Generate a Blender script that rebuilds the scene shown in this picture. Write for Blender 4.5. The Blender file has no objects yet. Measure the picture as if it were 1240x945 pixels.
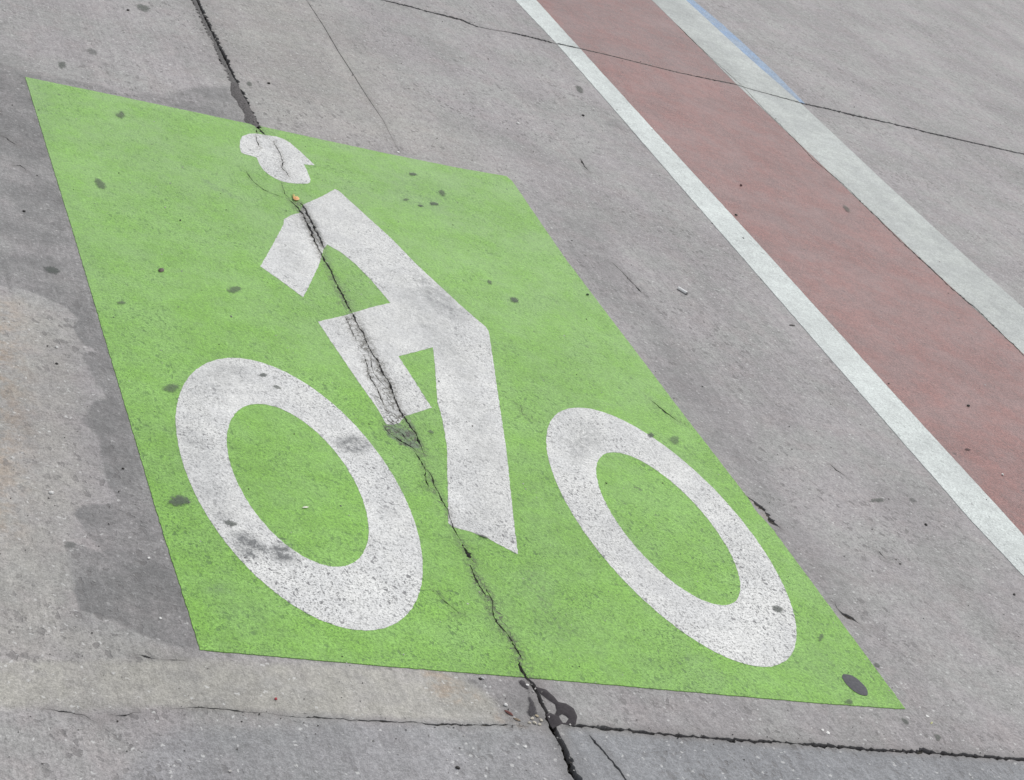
import bpy, math, random
import numpy as np
from mathutils import Vector, Matrix, noise
from mathutils.geometry import delaunay_2d_cdt

random.seed(7)
rng = np.random.default_rng(11)
scene = bpy.context.scene
col = scene.collection
R = math.radians

# ------------------------------------------------------------------ camera
H = 1.56                                    # eye height in metres
FPX, PX, PY, PW = 2365.899, 620.0, 472.5, 1240.0
D2 = (0.887578228, 0.134146372, 0.440692228)      # world X (across the road) in camera axes
D1 = (-0.317581867, -0.514785563, 0.796327559)    # world Y (along the road)
NN = (0.33368645, -0.846758865, -0.414310003)     # world Z
cam_d = bpy.data.cameras.new('camera')
cam = bpy.data.objects.new('camera', cam_d)
col.objects.link(cam)
rot = Matrix(((D2[0], -D2[1], -D2[2]), (D1[0], -D1[1], -D1[2]), (NN[0], -NN[1], -NN[2])))
cam.matrix_world = Matrix.Translation((0, 0, H)) @ rot.to_4x4()
cam_d.sensor_width = 36.0
cam_d.lens = FPX / PW * 36.0
cam_d.clip_start = 0.05
cam_d.clip_end = 1000
scene.camera = cam


def at(u, v):
    """point of the road surface seen at a place in the photograph -> metres on the ground"""
    r = (u - PX, v - PY, FPX)
    t = -H / sum(a * b for a, b in zip(NN, r))
    return (t * sum(a * b for a, b in zip(D2, r)), t * sum(a * b for a, b in zip(D1, r)))


def parse(s):
    return [tuple(map(float, t.split(','))) for t in s.split()]


def zoomed(s, x0, y0, k):
    return [(a / k + x0, b / k + y0) for a, b in parse(s)]


def resample(P, step):
    out = []
    for a, b in zip(P[:-1], P[1:]):
        L = math.dist(a, b)
        n = max(1, int(round(L / step)))
        for i in range(n):
            t = i / n
            out.append(tuple(a[k] + (b[k] - a[k]) * t for k in range(len(a))))
    out.append(P[-1])
    return out


def ragged(P, step, amp, seed=0, freq=60.0):
    """closed outline resampled with a small uneven edge"""
    Q = resample(list(P) + [P[0]], step)[:-1]
    out = []
    for x, y in Q:
        n = noise.noise_vector(Vector((x * freq + seed, y * freq, 3.1)))
        m = noise.noise_vector(Vector((x * freq * 3.3, y * freq * 3.3 + seed, 9.1)))
        out.append((x + amp * (n.x + .5 * m.x), y + amp * (n.y + .5 * m.y)))
    return out


# ------------------------------------------------------------------ cracks and joints
def ribbon(P, seed=0, rag=0.35, step=0.0045, ext0=None, ext1=None, wander=0.0, gaps=0.0):
    """P: (u, v, width in px). returns ground outline(s) of a crack"""
    G = []
    for i, (u, v, w) in enumerate(P):
        a = P[max(0, i - 1)]
        b = P[min(len(P) - 1, i + 1)]
        dx, dy = b[0] - a[0], b[1] - a[1]
        L = math.hypot(dx, dy)
        nx, ny = -dy / L, dx / L
        g = at(u, v)
        g0 = at(u + nx * .5, v + ny * .5)
        g1 = at(u - nx * .5, v - ny * .5)
        # width measured across the crack on the ground
        ga, gb = at(a[0], a[1]), at(b[0], b[1])
        tx, ty = gb[0] - ga[0], gb[1] - ga[1]
        TL = math.hypot(tx, ty)
        px = abs((g0[0] - g1[0]) * (-ty / TL) + (g0[1] - g1[1]) * (tx / TL))
        G.append((g[0], g[1], .5 * w * px))
    if ext0:
        G.insert(0, (ext0[0], ext0[1], G[0][2]))
    if ext1:
        G.append((ext1[0], ext1[1], G[-1][2]))
    S = []
    for a, b in zip(G[:-1], G[1:]):
        L = math.dist(a[:2], b[:2])
        far = L > 4
        n = max(1, int(L / (0.25 if far else step)))
        for k in range(n):
            t = k / n
            S.append([a[j] + (b[j] - a[j]) * t for j in range(3)])
    S.append(list(G[-1]))
    left, right = [], []
    for i, (x, y, h) in enumerate(S):
        a, b = S[max(0, i - 1)], S[min(len(S) - 1, i + 1)]
        tx, ty = b[0] - a[0], b[1] - a[1]
        L = math.hypot(tx, ty) or 1
        nx, ny = -ty / L, tx / L
        q = Vector((x * 70 + seed * 7.7, y * 70, seed))
        q2 = Vector((x * 260 + seed * 3.1, y * 260, seed))
        wv = noise.noise(q * .45) * wander + (0 if ext0 or ext1 else .0016 * noise.noise(q2 * .8) + .001 * noise.noise(q2 * 2.1))
        jl = 1 + rag * 2.0 * noise.noise(q) + rag * 1.8 * noise.noise(q2)
        jr = 1 + rag * 2.0 * noise.noise(q + Vector((50, 0, 0))) + rag * 1.8 * noise.noise(q2 + Vector((0, 50, 0)))
        end = min(1, (i + .35) / 4, (len(S) - 1 - i + .35) / 4)
        hl = max(.00022, h * jl * end)
        hr = max(.00022, h * jr * end)
        left.append((x + nx * (wv + hl), y + ny * (wv + hl)))
        right.append((x + nx * (wv - hr), y + ny * (wv - hr)))
    return left + right[::-1], [(s[0], s[1]) for s in S]


CR = []   # dict(name, label, poly, centre, depth, cat)


def crack(name, label, pts, depth, **k):
    poly, cen = ribbon(pts, seed=len(CR) + 1, **k)
    CR.append(dict(name=name, label=label, poly=poly, cen=cen, depth=depth))


# the long joint between the two slabs, seen above the green panel, through it and below it
gtop = at(232, 0)
crack('expansion_joint', 'wide ragged dark joint running away above the green panel',
      [(236.5, 0, 8), (252, 33, 8), (262, 53, 8), (274, 78, 8), (285, 101, 9), (298, 130, 9), (309, 150, 8), (314.5, 158, 5)],
      .014, rag=.38, ext0=(gtop[0] - .05, 40))
crack('pavement_crack', 'short dark crack between the top edge of the green panel and the white head',
      [(313, 156, 4), (317, 160, 3), (320.5, 164.5, 2)], .006, rag=.7)
crack('pavement_crack', 'tiny crack left of the joint just inside the top edge of the green panel',
      [(310, 157, 1.5), (310.5, 160, 2), (312, 163, 1)], .004, rag=.7)
crack('pavement_crack', 'thin zigzag crack down the middle of the white head shape',
      [(331, 172, 0.65), (334, 178, 0.78), (337, 183, 0.91), (340, 190, 0.52), (343, 198, 1.04), (341, 203, 0.91), (343, 206, 0.78), (347, 210, 0.78), (349, 214, 0.65), (351, 216, 0.52)],
      .004, rag=.8, wander=.002)
crack('pavement_crack', 'faint hairline on the left side of the white head shape',
      [(309, 163, 0.52), (311, 172, 0.65), (313, 177, 0.91), (316, 181, 0.45)], .003, rag=.9, wander=.001)
crack('pavement_crack', 'hairline crack in green paint just below the white head',
      [(341, 222, 0.52), (342, 229, 0.39), (345, 236, 0.52), (350, 241, 0.52)], .003, rag=.8, wander=.002)
crack('pavement_crack', 'long hairline curving across green paint left of the orange leaf',
      [(298, 208, 0.39), (301, 213, 0.72), (306, 220, 0.33), (313, 226, 0.39), (320, 231, 0.59), (331, 236, 0.39), (343, 240, 0.52)], .003, rag=.9, wander=.002)
crack('pavement_crack', 'left branch of the crack between the white arm and the white shoulder',
      [(350.6, 242.7, 1.65), (356, 248, 1.12), (361, 252.8, 1.50), (367.5, 261.7, 1.35), (371.7, 272.3, 1.80), (376.5, 280.8, 3.15), (379.7, 290.3, 1.27), (384.4, 301, 1.20), (389.7, 310.4, 1.20), (394.5, 318, 1.35), (399.3, 326, 1.35),
       (403, 335, 1.20), (406.7, 342.9, 1.27), (411, 352, 1.65), (416, 362, 1.95), (420.5, 370, 1.20), (425.7, 379, 1.50)],
      .008, rag=0.81, wander=.002)
crack('pavement_crack', 'right branch of the crack along the edge of the white shoulder',
      [(363, 246, 2.25), (367, 250, 2.25), (371.7, 258.6, 2.40), (377, 269, 2.40), (380, 277, 2.25), (383, 283, 2.25), (386.6, 289, 1.88), (389.5, 296, 1.80), (392.5, 302.5, 0.75)],
      .006, rag=0.94, wander=.001)
crack('pavement_crack', 'short spur of crack beside the thin green wedge under the white arm',
      [(416, 360, 0.90), (420, 362, 1.05), (424.5, 364.5, 0.75)], .004, rag=1.08)
crack('pavement_crack', 'thin left hairline across the top of the white thigh',
      [(416.2, 382.9, 0.83), (419, 387, 0.60), (422, 392.4, 0.98), (424.6, 399, 0.60), (426.7, 404.8, 0.83), (431, 412, 0.45)], .004, rag=1.08, wander=.001)
crack('pavement_crack', 'dark winding crack down the middle of the white thigh and calf',
      [(425.7, 379, 2.25), (429.5, 388, 2.10), (433, 397, 1.05), (439, 404, 1.72), (440, 410, 0.90), (443, 417, 1.20), (448.6, 426.7, 0.90), (454.3, 435, 1.50), (459, 444, 1.50), (463.8, 452.4, 1.35),
       (469, 462, 1.50), (473.3, 471.4, 1.95), (476.5, 482, 1.20), (481, 492.4, 1.65), (486, 501, 1.80), (490.5, 508, 2.25), (496, 517, 1.95), (502, 524.8, 1.95), (508.6, 538, 1.95), (511, 545, 0.98), (513.3, 551.4, 0.75)],
      .008, rag=0.88, wander=.003)
crack('pavement_crack', 'broken crack down the left side of the white calf',
      [(441, 431, 0.52), (443.8, 442.9, 0.98), (445, 451, 0.60), (448.6, 460, 1.20), (453, 466, 0.75), (458, 473.3, 1.05), (460.5, 482, 0.68), (463.8, 490.5, 0.83), (466, 495, 0.45)], .004, rag=1.22, wander=.002)
crack('pavement_crack', 'small crack joining the two cracks low on the white calf',
      [(449, 432, 0.45), (450, 441, 0.75), (453, 452, 0.52), (456, 457, 0.90), (461, 464, 0.45), (466, 470, 0.68), (470, 476, 0.38)], .003, rag=1.22, wander=.004)
crack('pavement_crack', 'fine crack near the foot of the white calf',
      [(467, 478, 0.45), (470, 484, 0.75), (474, 489, 0.45)], .003, rag=1.22, wander=.002)
crack('pavement_crack', 'crack along the left rim of the bare grey patch below the white calf',
      [(463, 513, 0.75), (467, 521, 1.05), (475, 529, 0.90), (484, 535, 1.05), (493, 539, 0.98), (500, 543, 0.68), (505, 547, 0.45)], .004, rag=1.08, wander=.003)
crack('pavement_crack', 'crack across the bare grey patch below the white calf',
      [(473, 519, 0.60), (480, 522, 0.98), (487, 526, 0.68), (490, 532, 0.90), (497, 536, 0.60)], .004, rag=1.08, wander=.003)
crack('pavement_crack', 'broken crack in green paint just below the bare grey patch',
      [(501.5, 547, 0.60), (505, 552, 0.98), (509, 558, 0.75), (513, 566, 1.35), (515, 577, 0.98), (517.8, 589, 1.50), (520, 594, 0.45)], .005, rag=1.22, wander=.002)
crack('pavement_crack', 'dotted crack in green paint beside the left edge of the white shin',
      [(516, 569, 0.75), (519, 573, 1.35), (523.6, 579.7, 1.20), (526, 589, 0.68), (528, 594, 1.20), (531.8, 600.7, 0.75), (536, 609, 1.05), (541, 617, 0.90), (543, 625, 0.90), (547, 635.6, 1.05), (554, 651, 0.60), (558, 656, 0.60)],
      .005, rag=1.22, wander=.002)
crack('pavement_crack', 'faint hairline left of the dotted crack in green paint',
      [(507, 583, 0.38), (511, 592, 0.60), (515, 599, 0.38)], .002, rag=1.22, wander=.002)
crack('pavement_crack', 'stubby black opening in green paint below the white shin',
      [(558.5, 658, 3.75), (563, 667, 4.50), (568, 675, 4.50), (573.5, 682, 3.00)], .010, rag=0.81, step=.004)
crack('pavement_crack', 'upper slanting crack below the stubby black opening in green paint',
      [(568, 684, 1.12), (573, 695, 1.50), (579.3, 709, 1.95), (584, 717, 1.50), (588.5, 724, 1.35)], .008, rag=0.81, wander=.002)
crack('pavement_crack', 'wriggling crack in rough green paint above the lower slot',
      [(583, 709, 1.05), (588, 714, 0.90), (592, 722, 0.90), (595.5, 729, 1.65), (596, 738, 0.90), (597.5, 747, 1.50), (601, 754, 1.20), (604.7, 759, 1.12), (610, 765, 1.65), (615, 771, 1.80), (620, 779, 1.95),
       (625, 788, 2.25), (630, 797, 2.40), (633, 801, 1.12)], .009, rag=0.81, wander=.002)
crack('pavement_crack', 'lower dark slot that cuts the bottom edge of the green panel',
      [(627, 799, 1.88), (629, 806, 2.25), (632, 813, 2.70), (636, 820, 3.00), (641, 826, 3.00)], .010, rag=0.54)
crack('pavement_crack', 'small forked hairline in green paint right of the left wheel',
      [(528, 716, 1.05), (531, 721, 0.52), (536, 727, 0.52), (541, 731, 0.98), (547, 736, 0.60), (556, 744, 0.38)], .003, rag=1.22, wander=.002)
gb = at(707, 956)
crack('expansion_joint', 'wide black joint running past the tar blobs to the bottom edge',
      [(636, 819, 3.5), (643.8, 827, 4.5), (650.8, 839.4, 4), (659.6, 858.6, 5), (666.6, 874, 7), (671, 884, 9), (675.3, 891.8, 7.5), (684, 907.5, 7), (691, 928.5, 8), (698, 942, 10), (707, 958, 10)],
      .016, rag=.3, ext1=(gb[0] + .01, -6))
crack('pavement_crack', 'slim slanting crack right of the black joint at the bottom edge',
      [(713.5, 890, 3), (722, 900, 2.6), (730, 910, 2), (741, 922, 2.4), (750, 933, 2), (761, 948, 2.4), (775, 968, 2)], .006, rag=.5)
# cross joints
ge0, ge1 = at(464, 0), at(1240, 186)
crack('contraction_joint', 'thin straight joint crossing the top of the pavement left of the stripes',
      [(452, -3, 1.40), (464, .5, 1.40), (500, 9, 1.40), (530, 17, 1.54), (559, 24.4, 1.96), (568, 28.5, 1.54), (576, 32, 0.98), (590, 35, 0.42), (608, 38, 0.49), (620, 40, 1.26), (650, 47, 1.54), (672, 53, 1.96)],
      .005, rag=.5, ext0=(-3, ge0[1] + .0))
crack('contraction_joint', 'thin straight joint crossing the white and red stripes and the far slab',
      [(672, 53, 1.54), (701, 59, 0.91), (740, 68, 0.77), (780, 78, 0.70), (820, 88, 0.77), (860, 96.5, 1.12), (888, 102, 0.77), (910, 109, 0.63), (940, 117, 0.84), (969, 125, 1.26), (1000, 131.5, 1.26), (1030, 139, 1.68), (1080, 150, 1.33), (1125, 161, 1.61), (1180, 173.5, 1.26), (1240, 187, 1.40)],
      .005, rag=.45, ext1=(30, ge1[1] - .02))
gl, gr = at(0, 862), at(1240, 920)
crack('slab_joint', 'narrow joint at the foot of the pale strip, bottom left',
      [(208, 859, 0.30), (237, 858, 0.72), (262, 858, 1.20), (300, 862, 0.78), (350, 867, 0.72), (400, 870, 0.84), (450, 872.5, 0.96), (500, 875.5, 1.08), (560, 878, 1.20), (600, 878.5, 1.32), (613, 878.5, 0.84), (640, 880, 0.30)],
      .003, rag=1.6, wander=.003)
crack('slab_joint', 'broken dark crack in the pale concrete near the lower left corner',
      [(52, 858, 0.48), (61, 859.5, 0.84), (72, 861.5, 0.96), (85, 862.5, 1.20), (92, 865, 0.96), (102, 866, 0.72), (110, 872, 0.48), (118, 875, 0.48)], .004, rag=.8, wander=.002)
crack('slab_joint', 'tiny dark crack just right of the rounded chip at lower left',
      [(132, 866, 0.36), (145, 866.5, 0.96), (155, 865, 1.44), (163, 862, 0.72), (170, 863, 0.60)], .005, rag=.8, wander=.002)
crack('slab_joint', 'ragged dark joint along the bottom right, between warm and bluish slabs',
      [(684, 879, 1.87), (700, 879, 2.55), (740, 882.5, 3.40), (790, 888, 2.55), (820, 890, 2.98), (860, 894, 3.82), (900, 897, 3.82), (950, 899.5, 2.55), (996, 903, 3.82), (1040, 907, 3.82), (1090, 910, 2.98), (1125, 911, 4.67), (1160, 914, 3.40), (1200, 917.5, 3.82), (1245, 920.5, 3.40)],
      .010, rag=.75, wander=.002, ext1=(30, gr[1] - .02))
crack('saw_cut', 'fine straight line running away above the green panel',
      [(366, -8, .5), (371, 0, .6), (392, 32, .7), (410, 63, .7), (425, 86, .7), (445, 118, .6), (464, 146, .4), (475, 168, .15), (483, 183, .1)], .0025, rag=.3, ext0=(at(366, -8)[0] - .03, 30))
# little surface cracks
for lab, pts in [
    ('small wavy crack left of the green panel near its top corner', [(3, 165, 0.75), (7, 167, 1.20), (12, 171, 0.90), (19.5, 175.5, 1.50)]),
    ('small curved crack left of the green panel, lower of two', [(16, 200.5, 0.60), (24, 201, 0.90), (29, 204, 0.75), (31.5, 207, 0.90)]),
    ('short dark crack in grey concrete below the far white stripe', [(702.5, 192, 0.90), (705.5, 197, 1.95), (708, 202, 0.90), (713, 207, 0.75)]),
    ('thin slanting crack in the dark smear right of the panel', [(741, 318, 0.30), (752, 328, 0.38), (761, 337.6, 0.75), (769, 346, 0.90), (775, 352, 1.80), (778, 355.5, 0.75)]),
    ('rough open crack touching the right edge of the green panel', [(900, 598, 1), (908, 604, 1.8), (916, 610, 3), (925, 617, 3.6), (929, 625, 4.2), (935, 632, 4), (941, 637, 2), (947, 641, .8)]),
    ('small open chip near the lower right edge of the green panel', [(1012, 735, .5), (1020.7, 744, 2.6), (1027, 747, 3), (1032, 749.5, 3.6), (1038, 754, 2.4), (1042, 756.5, 1.6)]),
    ('thin branch below the small open chip near the panel', [(1006, 728, .5), (1011, 731, .8), (1014, 738, .5)]),
    ('small looped crack below the dark patch at lower left of panel', [(162.5, 793.5, 2.6), (170, 793.5, 1.6), (176, 795, 3), (183, 797.5, 2.2), (191, 798.5, 1.2)]),
    ('hairline above the bottom left corner of the green panel edge', [(196, 799, .5), (210, 799.5, .8), (225, 800, .4)]),
    ('thin crack in pinkish concrete right of the gutter joint', [(1059, 666, .6), (1066, 670, 1), (1074, 678, 1)]),
    ('short slanting crack between the panel and the white stripe', [(1005, 562, .8), (1014, 570, .9), (1024, 577, .8)]),
    ('short scratch above the right wheel inside the panel edge', [(786, 484, .4), (797, 493, .8), (806, 500, 1.5), (818, 509, .8), (823, 513, .4)]),
    ('tiny curved crack in green paint between the shin and right wheel', [(626, 491, 1.3), (630, 493, .7), (631, 499, .7), (634, 503, .5)]),
]:
    crack('surface_crack', lab, pts, .004, rag=.7, wander=.0015)
# worn seam where red paint meets the far white stripe
crack('paint_seam', 'dark scalloped seam between the red stripe and the far white stripe',
      [(820, 31, 0.41), (860, 70, 0.36), (900, 106, 0.23), (925, 133, 0.36), (962, 169, 0.45), (985, 194, 0.63), (1021, 224, 0.54), (1060, 262, 0.68), (1090, 292, 0.72), (1121, 320, 0.90), (1150, 348, 0.90), (1180, 373, 0.90), (1210, 402, 0.81), (1240, 431, 0.72), (1262, 452, 0.63)],
      .0025, rag=1.1, wander=.003)

# ------------------------------------------------------------------ painted shapes
def ell(cx, cy, a, b, n=260):
    return [(cx + a * math.cos(2 * math.pi * i / n), cy + b * math.sin(2 * math.pi * i / n)) for i in range(n)]


green = [at(*p) for p in [(30.5, 94), (120, 112.3), (240, 137.5), (318, 154.2), (470, 187), (560, 205), (613, 214), (621, 221), (683, 312), (830, 506), (905, 603), (914, 618), (935, 641), (1096, 859.3), (996, 852.5), (820, 837), (700, 826.5), (600, 818), (480, 808.5), (370, 799), (242.2, 787.6), (192.5, 630), (97, 310)]]
body = [at(*p) for p in parse('405.5,230 410,232 475,291 503,320 560,373 588,397 591.5,402 594.6,422 603,480 613,547 621.7,630 626.8,672.4 603,660 586.5,650.7 579.4,648.7 570,645 555.7,641.5 547,638.5 542.5,634.5 542,600.6 541,542 535,507.5 529.4,486.6 526,440 524,421.5 503,427 482.3,432.5 502,463 522.4,494.7 490,505 484,513 476,515.5 467.7,514.8 455,493 431.4,460 405,421 384.8,390.5 416,383.3 450,373 472.4,367.6 450,341 429.5,320 412,306 396,297 391.5,302 386.7,320 377,341 366.7,361 340,341 315,323.5 329,299 343,273 343.7,266 353,261.5 362.5,258.5 367,248.5 385,241')]
head = [at(*p) for p in parse('290,179 290.3,172.2 293,166 301.3,162.9 311,162.6 320.8,164.6 334.4,166.2 343,169.2 351.3,173.9 364.8,185.7 373,193.5 381,201 374,200.5 367.4,199.6 371.6,207.7 375.8,218.7 375,221.5 372.5,223.3 359.8,223.3 350,222.5 341,220.4 333,217 326,212.8 319,207 314,200 312,195 310.5,191.5 302.2,189.1 296,187.5 292,185.7')]


def edge(pts):
    G = [at(*p) for p in pts]
    a, b = G[0], G[-1]
    s = (a[0] - b[0]) / (a[1] - b[1])
    top = (a[0] + s * (60 - a[1]) * .6, 60)
    bot = (b[0] + s * (-30 - b[1]) * .6, -30)
    return [top] + G + [bot]


w1L = edge([(623.4, 0), (674.2, 53.7), (760, 152), (830, 233.3), (896, 309), (1035, 469), (1174, 629), (1240, 699)])
w1R = edge([(648.8, 0), (701, 58), (770, 134), (830, 200), (931, 310), (1078, 472.6), (1219.7, 627), (1240, 650)])
rR = edge([(788.7, 0), (830, 40.5), (888, 99), (962, 169), (1042, 245), (1121.5, 320), (1240, 430)])
w2R = edge([(830, 0), (869, 36), (905, 69), (969, 125), (1072, 222), (1175.7, 317), (1240, 374)])
bR = [(w2R[0][0] + .015, 60)] + [at(*p) for p in [(839, 0), (875, 30), (907, 59), (942, 92), (975, 126)]]
bL = w2R[:5]
SH = {
    'green': ragged(green, .007, .0012, 1, 110),
    'w1o': ell(1.1090, 2.5650, .1899, .3955), 'w1i': ell(1.1095, 2.5665, .1082, .2382),
    'w2o': ell(1.8130, 2.5657, .1895, .4008), 'w2i': ell(1.8158, 2.5692, .1070, .2384),
    'body': ragged(body, .007, .0012, 2, 110), 'head': ragged(head, .005, .0007, 3),
}
for k in ('w1o', 'w1i', 'w2o', 'w2i'):
    SH[k] = ragged(SH[k], .008, .0012, 5, 110)


def strip(L, Rr, seed):
    def rs(P):
        Q = []
        for a, b in zip(P[:-1], P[1:]):
            st = 1.0 if math.dist(a, b) > 8 else .012
            Q += resample([a, b], st)[:-1]
        return Q + [P[-1]]
    out = []
    for side, P in ((0, L), (1, Rr)):
        pts = []
        for x, y in rs(P):
            n = noise.noise(Vector((x * 30 + seed + side * 9, y * 30, 1))) + .6 * noise.noise(Vector((x * 90 + seed, y * 90, side * 5)))
            pts.append((x + .0014 * n, y))
        out.append(pts)
    return out[0] + out[1][::-1]


SH['white1'] = strip(w1L, w1R, 11)
# shared edges must be identical: build each edge once with the same seed
SH['red'] = strip(w1R, rR, 0)
SH['white2'] = strip(rR, w2R, 0)
SH['blue'] = strip(bL, bR, 40)
# re-use the exact jittered edges so neighbouring paints butt against each other
nL = len(SH['white1'])


def jedge(P, seed):
    s = strip(P, P, seed)
    return s[:len(s) // 2]


E1, E2, E3, E4 = jedge(w1L, 11), jedge(w1R, 22), jedge(rR, 33), jedge(w2R, 44)
SH['white1'] = E1 + E2[::-1]
SH['red'] = E2 + E3[::-1]
SH['white2'] = E3 + E4[::-1]
ycut = at(969, 126)[1]
SH['blue'] = [p for p in E4 if p[1] > ycut] + jedge(bR, 55)[::-1]

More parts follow.
